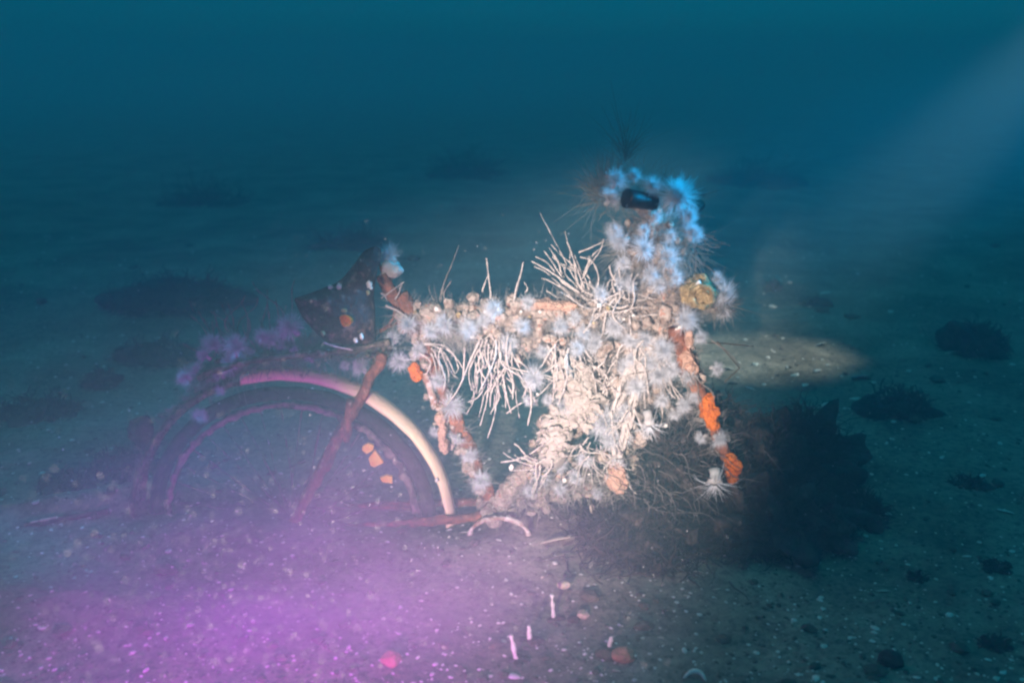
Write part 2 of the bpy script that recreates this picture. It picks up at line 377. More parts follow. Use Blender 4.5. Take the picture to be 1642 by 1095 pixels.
# saddle: nose pointing up, top turned to the camera side
out2 = [(603,397),(611,406),(607,430),(601,465),(602,505),(605,552),(588,560),(560,561),(530,553),(505,534),(488,512),(474,488),(474,479),(500,469),(530,458),(553,443),(572,418),(586,402)]
def smooth_poly(P, n_=5):
    P = [Vector((x, y, 0)) for x, y in P]; N = len(P); o = []
    for i in range(N):
        a, b_, c_, d = P[i-1], P[i], P[(i+1) % N], P[(i+2) % N]
        for k in range(n_):
            t = k/n_; o.append(0.5*((2*b_) + (c_-a)*t + (2*a-5*b_+4*c_-d)*t*t + (3*b_-a-3*c_+d)*t**3))
    return o
sp_ = smooth_poly(out2, 4); cx = sum(p.x for p in sp_)/len(sp_) + 8; cyy = sum(p.y for p in sp_)/len(sp_)
mb = MB(); N = len(sp_); v = []; f = []; Rn = 9
for side in (0, 1):
    for r_ in range(Rn+1):
        t = r_/Rn
        for p in sp_:
            x = cx + (p.x-cx)*t; y = cyy + (p.y-cyy)*t
            h_ = 0.040*(1 - t**2.4)**0.6 if side == 0 else 0.016*(1-t*t)**.5*(-1)
            q = at(x, y, -0.035 - h_*(1 if side == 0 else 1) + 0.10*((x-540)/120.0)*0.35)
            v.append(q + nvec(q, 22)*0.004)
    base = side*(Rn+1)*N
    for r_ in range(Rn):
        for k in range(N):
            a = base + r_*N + k; b_ = base + r_*N + (k+1) % N
            f.append((a, b_, b_+N, a+N) if side else (a, a+N, b_+N, b_))
mb.add(v, f)
for k in range(N): mb.f.append((Rn*N + k, Rn*N + (k+1) % N, (2*Rn+1)*N + (k+1) % N, (2*Rn+1)*N + k))
sad = mb.build('saddle', 'saddle', bike)
for x0_, x1_ in ((585, 628), (560, 640)):
    mb = MB(); tube(mb, curve([at(x0_, 545, .0), at(x1_, 515, .02), at(630, 470, .02), at(607, 420, .0)], 10), .0035, 8, .003, 70); q_ = mb.build('rail', 'rust'); q_.parent = sad
for dx_ in (0, 34):
    mb = MB(); c0 = at(560 + dx_, 548, .015); tube(mb, [c0 + Vector((.011*math.cos(t*.7), .011*math.sin(t*.7), -.0009*t)) for t in range(40)], .0022, 6, .001, 90); q_ = mb.build('spring', 'rust'); q_.parent = sad
mb = MB(); cc = at(555, 514, -0.083)
pts = [cc + Vector((0.0085*math.cos(a), 0, 0.0085*math.sin(a))) for a in [2*math.pi*i/16 for i in range(17)]]
tube(mb, pts, 0.0042, 8, 0.004, 120, cap=False); blob(mb, cc + Vector((0,0.006,0)), 0.007, 0.3, 90, 2)
o = mb.build('bolt', 'orange'); o.parent = sad; o.matrix_parent_inverse = Matrix()
mb = MB(); tube(mb, curve([at(518,549,-0.055), at(540,556,-0.058), at(566,561,-0.056)], 8), 0.0016, 6); o = mb.build('piping', 'shell'); o.parent = sad
# handlebar, grip end turned to the camera, and stem
mb = MB(); tube(mb, curve([at(1022,325,-0.13), at(1036,332,-0.08), at(1050,352,0.0), at(1085,345,0.12), at(1110,335,0.24)], 10), 0.0135, 12, 0.008, 40)
mb.build('handlebar', 'crust', bike)
def grip(a, b_, r, m='black'):
    mb = MB(); d = (b_-a); tube(mb, [a + d*t for t in (0,0.02,0.06,0.3,0.6,1)], [r*0.7,r*0.95,r,r*0.95,r*0.9,r*0.8], 16, 0.003, 60); return mb.build('grip', m, bike)
grip(at(1003,317,-0.16), at(1049,325,-0.13), 0.0185)
grip(at(1095,338,0.20), at(1120,330,0.33), 0.018, 'crust')
frame_tube('stem', 'crust', at(1046,350,0), at(1047,400,0), 0.020, 0.012, 16, 35)
# brake lever / lamp crusted in gold
mb = MB(); q = at(1120,468,-0.03)
blob(mb, q, (0.034,0.036,0.032), 0.35, 38, 4)
lampo = mb.build('headlamp', 'gold', bike, label='round headlamp crusted over in gold and brown')
mb = MB(); pts = [q + Vector((0.021*math.cos(a), -0.034, 0.020*math.sin(a))) for a in [2*math.pi*i/24 for i in range(25)]]
tube(mb, pts, 0.0055, 8, 0.006, 80, cap=False); o = mb.build('lamp_rim', 'gold'); o.parent = lampo
# rear rack
mb = MB()
for dy in (-0.05, 0.05):
    tube(mb, curve([at(318,606,dy), at(360,588,dy), at(450,572,dy), at(560,562,dy), at(625,548,dy)], 10), 0.007, 8, 0.007, 40)
for x in (350, 410, 470, 530, 590):
    tube(mb, line(at(x, 572 + (470-x)*0.05*(1 if x < 470 else .3), -0.05), at(x, 572 + (470-x)*0.05*(1 if x < 470 else .3), 0.05), 8), 0.005, 6, 0.004, 40)
mb.build('rear_rack', 'crust_dark', bike)
mb = MB(); blob(mb, at(228,690,0), (0.026,0.022,0.034), 0.35, 40, 3); mb.build('rear_light', 'weed', bike, label='dark crusted lump of a tail light')

# ------------------------------------------------------------------ fuzz on the frame: nobody could count these hairs
def seg_pts(pts, n_): 
    L = [(pts[i+1]-pts[i]).length for i in range(len(pts)-1)]; T = sum(L)
    for _ in range(n_):
        t = random.random()*T
        for i, l in enumerate(L):
            if t <= l: yield pts[i].lerp(pts[i+1], t/l); break
            t -= l
def fuzz(mb, pts, n_, rad, L, r=0.0007, up=0.0, bend=0.35):
    for p in seg_pts([Vector(q) for q in pts], n_):
        d = rdir(up); hair(mb, p + d*rad*random.random(), d, L*random.uniform(0.4, 1.3), r*random.uniform(.6, 1.4), bend)
mb = MB()
fuzz(mb, [at(640,507,0), at(1062,497,0)], 2600, 0.022, 0.028)
fuzz(mb, [at(900,560,0), at(1075,540,0)], 1800, 0.055, 0.03, up=-0.3)
fuzz(mb, [at(940,600,0), at(880,740,0), at(840,790,0)], 1800, 0.035, 0.03)
fuzz(mb, [at(1040,560,0), at(1000,700,0), at(985,790,0)], 1400, 0.03, 0.03)
fuzz(mb, [at(1046,350,0), at(1050,420,0), at(1075,520,0)], 3600, 0.045, 0.03)
fuzz(mb, [at(900,500,0), at(1080,480,0)], 2600, 0.045, 0.028)
fuzz(mb, [at(900,580,0), at(1080,620,0)], 2200, 0.07, 0.03, up=-0.4)
fuzz(mb, [at(700,530,0), at(880,540,0)], 1600, 0.035, 0.025, up=-0.3)
fuzz(mb, [at(1085,525,0), at(1130,650,0), at(1182,790,0)], 900, 0.018, 0.03)
fuzz(mb, [at(643,480,0), P_bb], 1500, 0.018, 0.026)
fuzz(mb, [at(830,800,-.03), at(960,770,-.03), at(1000,800,-.03)], 1200, 0.04, 0.025)
mb.build('hydroid_turf', 'turf', kind='stuff')
# soft encrusting growth swelling the frame: squirts, moss animals, silt
mb = MB()
for P, n_, rad in [([(650,505),(1060,497)], 130, .022), ([(890,540),(1090,520)], 90, .045), ([(940,590),(885,730),(840,790)], 80, .034), ([(1040,560),(1005,680),(985,780)], 60, .026),
                   ([(1046,360),(1050,430),(1078,530)], 90, .036), ([(1085,530),(1130,650),(1180,780)], 40, .014), ([(650,500),(700,640),(780,800)], 46, .016), ([(830,800),(930,775),(1000,800)], 70, .036), ([(760,530),(900,560)], 50, .03), ([(950,600),(1080,610)], 60, .05)]:
    for p in seg_pts([at(x, y, -.01) for x, y in P], n_):
        s_ = random.uniform(.005, .014); blob(mb, p + Vector((random.gauss(0,1), random.gauss(0,.7), random.gauss(0,1)))*rad*.6, (s_, s_, s_*random.uniform(.6,1.5)), .6, 70, 2)
mb.build('encrusting_growth', 'crust', kind='stuff')
mb = MB()
fuzz(mb, [at(318,606,0), at(450,572,0), at(625,555,0)], 2600, 0.04, 0.03, up=0.4)
fuzz(mb, [at(985,330,-.1), at(1030,300,0), at(1100,330,.1)], 900, 0.045, 0.032, 0.0005, up=0.5)
fuzz(mb, [at(960,330,.05), at(975,300,.05)], 400, 0.03, 0.06, 0.0006, up=0.8)
fuzz(mb, [at(1000,270,.0), at(1005,240,.0)], 110, 0.02, 0.06, 0.0005, up=1.4)
fuzz(mb, [at(1110,470,0), at(1165,490,0)], 700, 0.03, 0.03)
fuzz(mb, [ring_pt(WR, R(a)) for a in range(60, 180, 8)], 1500, 0.012, 0.02)
fuzz(mb, [at(1000,400,0), at(1110,400,0)], 800, 0.04, 0.05)
mb.build('hydroid_turf', 'turf_brown', kind='stuff')

# ------------------------------------------------------------------ anemones
ANE = []
def ane_meshes(seed, n_, droop):
    random.seed(seed); m1 = MB(); m2 = MB()
    tube(m1, [(0,0,-0.5),(0.02,0,-0.25),(0,0.02,0),(0,0,0.25)], [0.26,0.20,0.22,0.34], 10, 0.06, 4)
    for k in range(n_):
        a = random.random()*2*math.pi; e = random.uniform(R(-10), R(88)); d = Vector((math.cos(a)*math.cos(e), math.sin(a)*math.cos(e), math.sin(e)))
        b_ = Vector((0,0,-droop*random.random())) + rdir()*0.24
        L = random.uniform(0.45, 1.1); s = Vector((d.x*0.22, d.y*0.22, 0.25 + 0.1*d.z))
        tube(m2, [s + d*L*t + b_*t*t for t in (0, .33, .66, 1)], [0.022, 0.014, 0.009, 0.004], 3, cap=False)
    a1 = bpy.data.meshes.new('column'); a1.from_pydata(m1.v, [], m1.f); a1.materials.append(M['column'])
    a2 = bpy.data.meshes.new('tentacles'); a2.from_pydata(m2.v, [], m2.f); a2.materials.append(M['anemone'])
    for q in (a1, a2): q.polygons.foreach_set('use_smooth', [True]*len(q.polygons))
    return a1, a2
AM = [ane_meshes(s, n_, dr) for s, n_, dr in ((1, 480, .2), (2, 520, .4), (3, 450, .1), (4, 520, .3))]
AST = ane_meshes(9, 46, .5)
random.seed(21)
ORD = ['first','second','third','fourth','fifth','sixth','seventh','eighth','ninth','tenth','eleventh','twelfth','thirteenth','fourteenth','fifteenth','sixteenth','seventeenth','eighteenth','nineteenth','twentieth','twenty-first','twenty-second','twenty-third','twenty-fourth']
ZONES = {
 'rack': ('on the rack above the wheel', 'blue-white', -0.03, 0.9, [(300,605,15),(340,553,16),(378,560,20),(372,585,17),(405,575,12),(436,545,17),(470,528,22),(474,564,9),(555,588,9),(582,592,15),(632,545,14),(320,668,12),(315,592,11),(355,602,11),(420,540,13),(455,560,12),(500,575,11),(332,572,12),(352,628,9)]),
 'saddle': ('on top of the saddle nose', 'blue-white', 0.02, 0.8, [(626,412,19)]),
 'seat': ('on the seat tube', 'white', -0.03, 0.0, [(655,522,16),(640,577,17),(668,560,15),(700,610,14),(722,652,21),(735,700,13),(752,728,15),(770,770,17),(700,690,10)]),
 'top': ('on the top tube', 'white', -0.04, 0.1, [(690,530,14),(716,518,18),(750,528,19),(778,512,13),(796,498,18),(815,552,17),(835,525,14),(846,486,13),(895,522,16),(918,510,12),(938,530,14),(962,552,20),(988,522,19),(1010,545,14)]),
 'down': ('low on the down tube', 'white', -0.05, 0.1, [(862,605,20),(905,652,17),(850,640,11),(966,674,27),(976,705,18),(940,735,15),(925,765,12),(868,768,16),(850,790,12),(895,745,14),(1000,660,14),(955,640,12),(925,560,14),(880,640,10),(990,745,13),(900,785,12),(955,790,11),(1005,700,12),(870,565,12)]),
 'fork': ('below the handlebar near the fork', 'white', -0.06, 0.1, [(1020,622,18),(1052,600,21),(1060,562,20),(1036,580,14),(1094,512,22),(1074,592,16),(1104,602,13),(1092,648,13),(1030,545,15),(1150,702,15),(1145,590,12),(1060,640,14),(1000,590,14),(1120,540,12),(1015,575,12),(1080,660,11),(1110,640,12),(1128,700,10)]),
 'head': ('around the handlebar stem', 'white', -0.05, 0.3, [(985,372,15),(1000,386,19),(1032,400,19),(1066,416,21),(1040,436,17),(1050,345,12),(1000,425,15),(1078,380,12),(1015,455,14),(1055,455,15),(1082,445,14),(990,455,12),(1035,370,12),(965,470,13)]),
 'bar': ('on the handlebar top', 'pale blue', -0.13, 0.8, [(986,293,18),(976,322,17),(1046,300,15),(1090,322,30),(1110,378,18),(1018,286,12),(1104,345,15)]),
 'lamp': ('beside the golden headlamp', 'pale blue', 0.0, 0.3, [(1160,470,20),(1160,500,14),(1148,447,12)]),
}
def anemone(px, py, r, Y, up, label, group, meshes):
    pos = at(px, py, Y); s = r/1500*( (pos-CAM).length )*1.08
    o = empty('anemone', pos, label, 'anemone', group)
    d = (Vector((random.gauss(0,.5), -0.75, up + random.gauss(0,.35)))).normalized()
    for nm, me in zip(('column', 'tentacles'), meshes):
        c_ = bpy.data.objects.new(nm, me); C.objects.link(c_); c_.parent = o
    o.rotation_euler = d.to_track_quat('Z', 'Y').to_euler(); k_ = random.uniform(.75, 1.15); o.scale = (s, s, s*k_)
for zn, (where, tone, Y, up, L) in ZONES.items():
    L = sorted(L); n_ = len(L)
    for i, (px, py, r) in enumerate(L):
        size = 'large' if r >= 20 else 'small' if r <= 13 else 'medium'
        lab = f'{size} {tone} feathery anemone {where}' + (f', {ORD[i]} from the left' if n_ > 1 else '')
        anemone(px, py, r, Y + random.uniform(-.015, .015), up, lab, 'feathery anemones on the bicycle', random.choice(AM))
anemone(1146, 768, 38, -0.12, -0.6, 'wide sparse anemone with long drooping arms at the fork tip', 'feathery anemones on the bicycle', AST)
anemone(1040, 675, 30, -0.10, -0.5, 'wide pale anemone with forked arms right of the brightest one', 'feathery anemones on the bicycle', AST)

# ------------------------------------------------------------------ worm tubes: each clump a thing, each tube a part
def clump(label, base, polys, Y, m='tube', r=0.00185, name='tube_worm_clump'):
    o = empty(name, at(*base, Y), label, 'tube worms', 'clumps of tube worms on the bicycle')
    for P in polys:
        mb = MB(); y = Y + random.uniform(-.03, .03); k = len(P); dy = random.uniform(-.03, .01)
        pts = curve([at(px, py, y + dy*i/k) for i, (px, py) in enumerate(P)], 6)
        r1 = r*random.uniform(.65, 1.15); tube(mb, pts, [r1*(1.2 - 0.55*i/len(pts)) for i in range(len(pts))], 6, 0.0012, 130)
        mb.build('tube', m, o)
def fan(base, a0, a1, n_, L0, L1, sag=0.0, sp=10):
    o = []
    for k in range(n_):
        a = R(random.uniform(a0, a1)); L = random.uniform(L0, L1); bx, by = base[0] + random.uniform(-sp, sp), base[1] + random.uniform(-sp*.6, sp*.6)
        w_ = random.uniform(-.4, .4)*L; w2 = random.uniform(-.14, .14)*L; P = []
        for t in (0, .2, .4, .6, .8, 1):
            e_ = w_*t*t + w2*math.sin(t*5.5); P.append((bx + math.cos(a)*L*t - math.sin(a)*e_, by - math.sin(a)*L*t - math.cos(a)*e_ + sag*L*t*t))
        o.append(P)
    return o
random.seed(5)
clump('tall pair of tubes standing on the top tube like a wishbone', (785,492), [[(787,495),(786,465),(783,440),(780,414)],[(772,488),(774,465),(783,441)]], 0)
clump('single leaning tube on the top tube, left of the handlebar fan', (826,482), [[(824,484),(828,462),(835,440),(839,420)],[(842,470),(846,462),(840,452)]], 0)
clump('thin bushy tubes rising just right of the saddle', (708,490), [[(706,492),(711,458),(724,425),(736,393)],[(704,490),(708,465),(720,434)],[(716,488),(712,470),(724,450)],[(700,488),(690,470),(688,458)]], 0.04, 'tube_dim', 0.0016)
clump('spreading fan of pale tubes left of the handlebar stem', (935,480),
      [[(938,478),(912,430),(885,378),(866,342)],[(930,470),(905,452),(878,433),(852,419)],[(925,488),(905,465),(880,450),(868,446)],[(918,490),(895,478),(876,466)],
       [(940,470),(925,430),(912,395),(906,372)],[(945,465),(930,440),(898,424),(880,397)],[(928,405),(950,396),(975,384)],[(935,440),(950,410),(972,392)],[(945,480),(960,450),(950,420),(930,412)],
       [(900,440),(895,420),(882,400)],[(905,445),(898,430),(890,408)],[(950,475),(975,452),(1000,440)]] + fan((940,470), 95, 150, 12, 45, 100), 0.0)
clump('long pale tubes hanging under the middle of the top tube', (800,560),
      [[(745,555),(744,585),(741,613)],[(768,560),(755,585),(752,605),(757,626)],[(790,560),(780,610),(768,635),(750,645)],[(785,590),(782,630),(779,650),(770,682)],[(800,575),(798,620),(793,665),(782,702)],
       [(775,560),(772,600),(774,640),(768,668)],[(806,600),(812,635),(820,663)],[(820,560),(822,610),(822,640)],[(825,610),(828,640),(833,670)],[(812,663),(826,652),(838,645)],[(828,600),(845,625),(855,632)],
       [(858,590),(848,615),(838,638)],[(850,620),(852,650),(846,682)],[(730,575),(735,590),(731,598)]] + fan((795,550), 235, 305, 34, 45, 120, 0, 26), -0.03)
clump('arching tubes drooping from the joint of seat tube and top tube', (690,560), [[(665,555),(690,553),(712,565),(730,600)],[(680,550),(715,556),(735,580)],[(672,565),(690,580),(684,600)]] + fan((700,560), 280, 350, 7, 30, 60, .3), -0.03)
clump('tubes hanging below the top tube next to the cream growth', (905,570),
      [[(905,560),(898,590),(890,610)],[(938,560),(952,590),(956,634)],[(955,592),(968,580),(973,570)],[(915,600),(900,640),(885,670)],[(850,640),(870,628),(895,600)]] + fan((900,565), 225, 315, 30, 35, 95, 0, 24), -0.05)
clump('tangle of beige tubes over the head of the frame', (990,500), fan((985,490), 0, 360, 46, 25, 70, 0, 26), -0.03)
clump('beige tubes trailing under the head of the frame', (1030,570), fan((1035,560), 225, 315, 44, 35, 105, 0, 28) + [[(1060,640),(1062,670),(1056,690)],[(1072,600),(1080,625),(1090,640)]], -0.05)
clump('splayed tubes fraying from the lower pale stalks', (1015,690), [[(1005,680),(1012,700),(1018,712)],[(1025,690),(1035,702),(1042,700)],[(1030,680),(1045,705)],[(980,660),(984,700),(996,730)]] + fan((1010,660), 240, 320, 10, 30, 60), -0.05)
clump('faint drab tubes bristling above the rear rack', (390,560),
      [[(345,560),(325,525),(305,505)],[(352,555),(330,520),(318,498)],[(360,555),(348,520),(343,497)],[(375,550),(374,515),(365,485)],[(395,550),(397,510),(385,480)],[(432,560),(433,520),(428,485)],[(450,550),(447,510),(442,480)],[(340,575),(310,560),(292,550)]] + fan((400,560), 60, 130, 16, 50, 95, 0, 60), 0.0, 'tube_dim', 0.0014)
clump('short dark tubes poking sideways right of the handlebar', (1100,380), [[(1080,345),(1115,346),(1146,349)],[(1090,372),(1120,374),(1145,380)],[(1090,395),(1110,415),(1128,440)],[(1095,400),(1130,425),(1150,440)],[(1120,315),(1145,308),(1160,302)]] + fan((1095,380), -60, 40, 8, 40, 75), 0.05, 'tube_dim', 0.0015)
clump('few short tubes at the foot of the saddle', (620,470), [[(612,478),(630,465),(650,451)],[(610,470),(635,480),(660,500)],[(618,490),(640,500),(668,520)]] + fan((625,480), -60, 60, 8, 22, 45), 0.0)
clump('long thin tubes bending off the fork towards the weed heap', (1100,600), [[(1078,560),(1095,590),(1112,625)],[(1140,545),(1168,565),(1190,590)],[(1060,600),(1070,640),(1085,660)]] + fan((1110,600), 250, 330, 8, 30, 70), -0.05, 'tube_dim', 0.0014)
clump('loose curtain of fine tubes in the middle of the frame', (950,590), fan((950,590), 220, 320, 40, 30, 100, 0, 40), -0.04, 'tube', 0.0015)
clump('fine tubes crowding the lower end of the cream growth', (960,720), fan((960,720), 200, 340, 34, 25, 75, 0, 34), -0.05, 'tube', 0.0014)
clump('low tangle of tubes between seat tube and cream growth', (850,740), [[(803,741),(835,735),(858,722),(880,705)]] + fan((870,740), 160, 260, 18, 30, 65, 0, 16), -0.05)

# stalk bundle hanging from the frame down to the orange sponge
st = empty('stalk_bundle', at(1035,570,-.05), 'bundle of pale flattened stalks running down to the peach sponge', 'stalks')
for P in ([(1052,540),(1030,600),(1008,690),(985,755)], [(1046,545),(1018,620),(998,700),(992,760)], [(1040,548),(1010,610),(985,680),(985,740)], [(1030,560),(1003,600),(982,660),(975,700)]):
    mb = MB(); tube(mb, curve([at(x, y, -0.05 + random.uniform(-.01,.01)) for x, y in P], 8), 0.0055, 8, 0.004, 50); mb.build('stalk', 'tube', st)
# cream leafy bryozoan
random.seed(11)
bz = empty('bryozoan', at(925,600,-.05), 'cream leafy lobed growth hanging in the middle of the frame', 'bryozoan')
mb = MB(); tube(mb, curve([at(938,588,-.04), at(925,640,-.05), at(895,690,-.04), at(885,742,-.03)], 10), [0.022 + 0.012*abs(math.sin(i*.4)) for i in range(31)], 14, 0.014, 30); mb.build('stem', 'cream', bz)
mb = MB()
for x, y, r in [(905,612,15),(925,605,18),(940,618,15),(950,640,17),(935,645,14),(915,640,16),(900,655,16),(925,668,17),(945,672,12),(895,680,15),(880,700,16),(905,705,15),(885,725,14),(940,600,12),(912,590,12),(955,655,10)]:
    for k in range(9):
        q = at(x + random.uniform(-13,13), y + random.uniform(-13,13), -.06 + random.uniform(-.02,.01)); d = rdir(); d.y -= 1.2
        z_ = random.uniform(.3, .75); blob(mb, q, (r/700*z_, r/700*z_*.8, r/5200), 1.3, 75, 3, d.to_track_quat('Z','Y').to_matrix())
mb.build('leafy_lobe', 'cream', bz, kind='stuff')

# sponges
def sponge(label, lst, m, Y):
    mb = MB()
    if len(lst) > 1: lst = lst + [((lst[0][0]+lst[1][0])/2, (lst[0][1]+lst[1][1])/2, 8, 18 if abs(lst[0][1]-lst[1][1]) > 25 else 9)]
    for x, y, rx, ry in lst: blob(mb, at(x, y, Y), (rx/780, 0.016, ry/780), 0.42, 60, 4)
    mb.build('sponge', m, label=label, cat='sponge', group='sponges on the bicycle')
sponge('bright orange sponge halfway down the fork', [(1133,645,13,14),(1139,662,15,17),(1143,678,10,11)], 'orange', -0.055)
sponge('double-lobed red-orange sponge at the fork tip', [(1170,738,10,12),(1179,748,9,12),(1173,764,11,11)], 'orange', -0.055)
sponge('round peach sponge at the bottom of the pale stalks', [(990,756,17,16),(993,775,15,17),(985,768,13,16)], 'peach', -0.06)
sponge('small red sponge patch on the seat tube below the saddle', [(664,592,9,10),(668,602,9,9)], 'orange', -0.028)
sponge('dull pink sponge patch halfway down the seat tube', [(706,672,9,13),(712,715,9,12)], 'peach', -0.028)
sponge('flat pink sponge lying along the top tube', [(870,487,34,9),(900,490,26,8)], 'peach', -0.022)
sponge('long pink sponge crust on the fork below the headlamp', [(1100,575,11,16),(1108,598,11,18),(1104,545,8,14)], 'peach', -0.05)
# beige fleshy lump on the saddle nose
mb = MB(); blob(mb, at(628,432,0.01), (0.024,0.02,0.018), 0.3, 40, 3); blob(mb, at(618,446,0.01), (0.016,0.016,0.016), 0.3, 40, 3)
mb.build('sea_squirt', 'tube', label='beige rounded sea squirt beside the saddle nose', cat='sea squirt')

# ------------------------------------------------------------------ barnacles and shell bits on the frame
random.seed(33)
BIT = [(665,500),(700,496),(735,505),(758,540),(778,500),(812,494),(835,500),(850,508),(866,500),(925,492),(952,518),(960,490),(975,494),(1000,512),(1090,525),(1085,530),(1110,590),(1016,506),(862,632),(905,600),(940,680),(960,690),(1050,668),(1068,682),(595,462),(592,455),(552,498),(544,459),(530,460),(518,535),(570,545),(580,540),(1012,323),(1045,325),(1058,338),(1080,470),(1120,455),(1133,480),(1000,770),(1150,757),(945,760),(905,770),(870,760),(820,750),(700,770),(590,470)]
for i, (x, y) in enumerate(sorted(BIT)):
    Y = -0.09 if 480 < x < 600 else -0.06 if x > 850 else -0.035
    mb = MB(); s = random.uniform(.0026, .0058)
    blob(mb, at(x, y, Y), (s, s*.7, s*random.uniform(.6, 1.6)), .5, 200, 1)
    place = 'saddle' if x < 605 else 'seat tube' if x < 700 and y > 510 else 'top tube' if y < 545 and x < 1005 else 'handlebar' if y < 400 else 'fork side of the frame' if x > 1005 else 'lower frame'
    mb.build('barnacle', 'shell' if i % 3 else 'gold', label=f'tiny pale barnacle on the {place}', cat='barnacle', group=f'tiny barnacles on the {place}')

# ------------------------------------------------------------------ dark weed heap at the fork foot
random.seed(3)
g0 = onground(1200, 830)
hp = empty('weed_heap', g0, 'large dark bristly weed heap piled round the foot of the fork', 'seaweed')
mb = MB(); lumps = []
for px, py, Y, r, hh in [(1230,760,.12,.15,.11),(1285,790,.10,.12,.08),(1150,790,.03,.15,.10),(1060,830,-.02,.13,.05),(1250,840,-.03,.14,.07),(1280,730,.20,.12,.11),(1200,710,.20,.12,.08),(1100,740,.15,.14,.10),(1030,860,-.07,.10,.03),(1180,850,-.06,.12,.05),(1300,850,-.02,.07,.03),(1000,880,-.10,.07,.02),(1090,770,.06,.13,.11),(1050,800,.0,.10,.08),(1140,720,.2,.12,.13)]:
    q = at(px, py, Y); q.z = hh*0.45; lumps.append((q, r, hh)); blob(mb, q, (r*.85, r*.8, hh*.86), .9, 24, 4)
mb.build('mound', 'weed', hp)
mb = MB(); mb2 = MB(); mb3 = MB()
def strand(mb, p, d, L, r, curl=.5, seg=5):
    pts = [Vector(p)]; d = Vector(d)
    for i in range(seg):
        d = (d + rdir(-.12)*curl).normalized(); q = pts[-1] + d*L/seg
        q.z = max(q.z, gh(q.x, q.y) + .003); pts.append(q)
    tube(mb, pts, [r*(1 - .6*i/seg) for i in range(seg+1)], 3, cap=False)
for q, r, hh in lumps:
    for k in range(900):
        d = rdir(.25); p = q + Vector((d.x*r*.85, d.y*r*.8, d.z*hh))*random.uniform(.9, 1.12)
        if p.z < 0: continue
        strand(random.choice((mb, mb, mb3)), p, d, random.uniform(.02, .08), random.uniform(.0008, .0022), .8)
for k in range(100):
    x = random.gauss(1060, 60); y = random.gauss(800, 45)
    p = at(x, y, -.10 + random.uniform(-.05, .1)); p.z = max(p.z, gh(p.x, p.y) + .004)
    strand(mb2, p, Vector((1, -.3, -.6)) + rdir()*.6, random.uniform(.05, .12), random.uniform(.0009, .0018), .45, 7)
for k in range(1700):
    x = random.gauss(1045, 52); y = random.gauss(850, 30); p = onground(x, y) + Vector((0,0,random.uniform(0,.03)))
    strand(mb3, p, Vector((-.4, -.6, .1)) + rdir()*.7, random.uniform(.04, .09), random.uniform(.0012, .003), .4, 5)
mb.build('frond', 'weed', hp, kind='stuff', label='dark matted fronds')
mb2.build('frond', 'weed_pale', hp, kind='stuff', label='pale curling threads on the torch-lit side')
mb3.build('frond', 'weed_brown', hp, kind='stuff', label='brown fronds spread on the sand')

# smaller clumps of weed
def weed_clump(label, px, py, rx, h_, n_=300, L=.045, m='weed', sub=3):
    g = onground(px, py); o = empty('weed_clump', g, label, 'seaweed', 'dark weed clumps scattered over the seabed')
    s = (g - CAM).length/1500; rx *= s; h_ *= s; a = MB(); b_ = MB()
    blob(a, g + Vector((0, rx*.4, h_*.12)), (rx*.8, rx*.6, h_*.55), 1.3, 1.3/rx, 4); a.build('mound', m, o)
    for k in range(n_):
        d = rdir(.3); p = g + Vector((d.x*rx*.8, rx*.4 + d.y*rx*.7, h_*.25 + d.z*h_*.6))
        if p.z < gh(p.x, p.y): continue
        strand(b_, p, d, L*random.uniform(.2, .8), random.uniform(.0015, .0035)*max(1, rx*5), .9)
    b_.build('frond', m, o, kind='stuff')
weed_clump('round dark weed clump alone at the right edge of the light', 1570, 572, 46, 40, 500, .09)
weed_clump('low flat weed patch behind the weed heap', 1445, 668, 55, 30, 260, .07)
weed_clump('small dark weed clump on bare sand at the far right', 1560, 782, 28, 6, 120, .03)
weed_clump('dark weed clump against the right foot of the heap', 1388, 842, 32, 40, 260, .06)
weed_clump('wide shadowy weed bank far behind the rack', 262, 500, 100, 34, 500, .16)
weed_clump('second shadowy weed bank between rack and far left sand', 240, 585, 64, 22, 320, .1)
weed_clump('small weed clump halfway to the left edge', 160, 622, 26, 24, 160, .06)
weed_clump('low weed patch at the left edge of the picture', 50, 672, 60, 13, 240, .08)
weed_clump('ragged weed clump left of the wheel', 190, 765, 48, 26, 360, .07, 'weed_brown')
weed_clump('small ragged weed clump farther left of the wheel', 100, 785, 40, 12, 220, .05, 'weed_brown')
weed_clump('far off dark weed mound straight above the top tube', 745, 285, 60, 18, 300, .4)
weed_clump('far off dark weed mound right of the handlebar', 1215, 300, 60, 14, 300, .4)
weed_clump('far off dark weed mound at the upper left', 330, 330, 60, 12, 240, .4)
weed_clump('faint weed mound behind the saddle', 560, 400, 70, 14, 260, .2)
weed_clump('tiny dark weed tuft beyond the lit sand', 1240, 468, 12, 16, 60, .05)
weed_clump('brown weed scrap lying beyond the lit sand', 1310, 491, 24, 10, 80, .05, 'weed_brown')
weed_clump('dark tuft on the right foreground sand', 1475, 930, 16, 4, 50, .02, 'weed_brown')
weed_clump('dark smear of weed at the right edge low down', 1605, 915, 22, 4, 60, .03, 'weed_brown')
weed_clump('dark weed smear in the bottom right corner', 1600, 1040, 22, 4, 60, .03, 'weed_brown')
weed_clump('reddish weed scrap in front of the heap', 1042, 920, 22, 26, 80, .03, 'weed_brown')

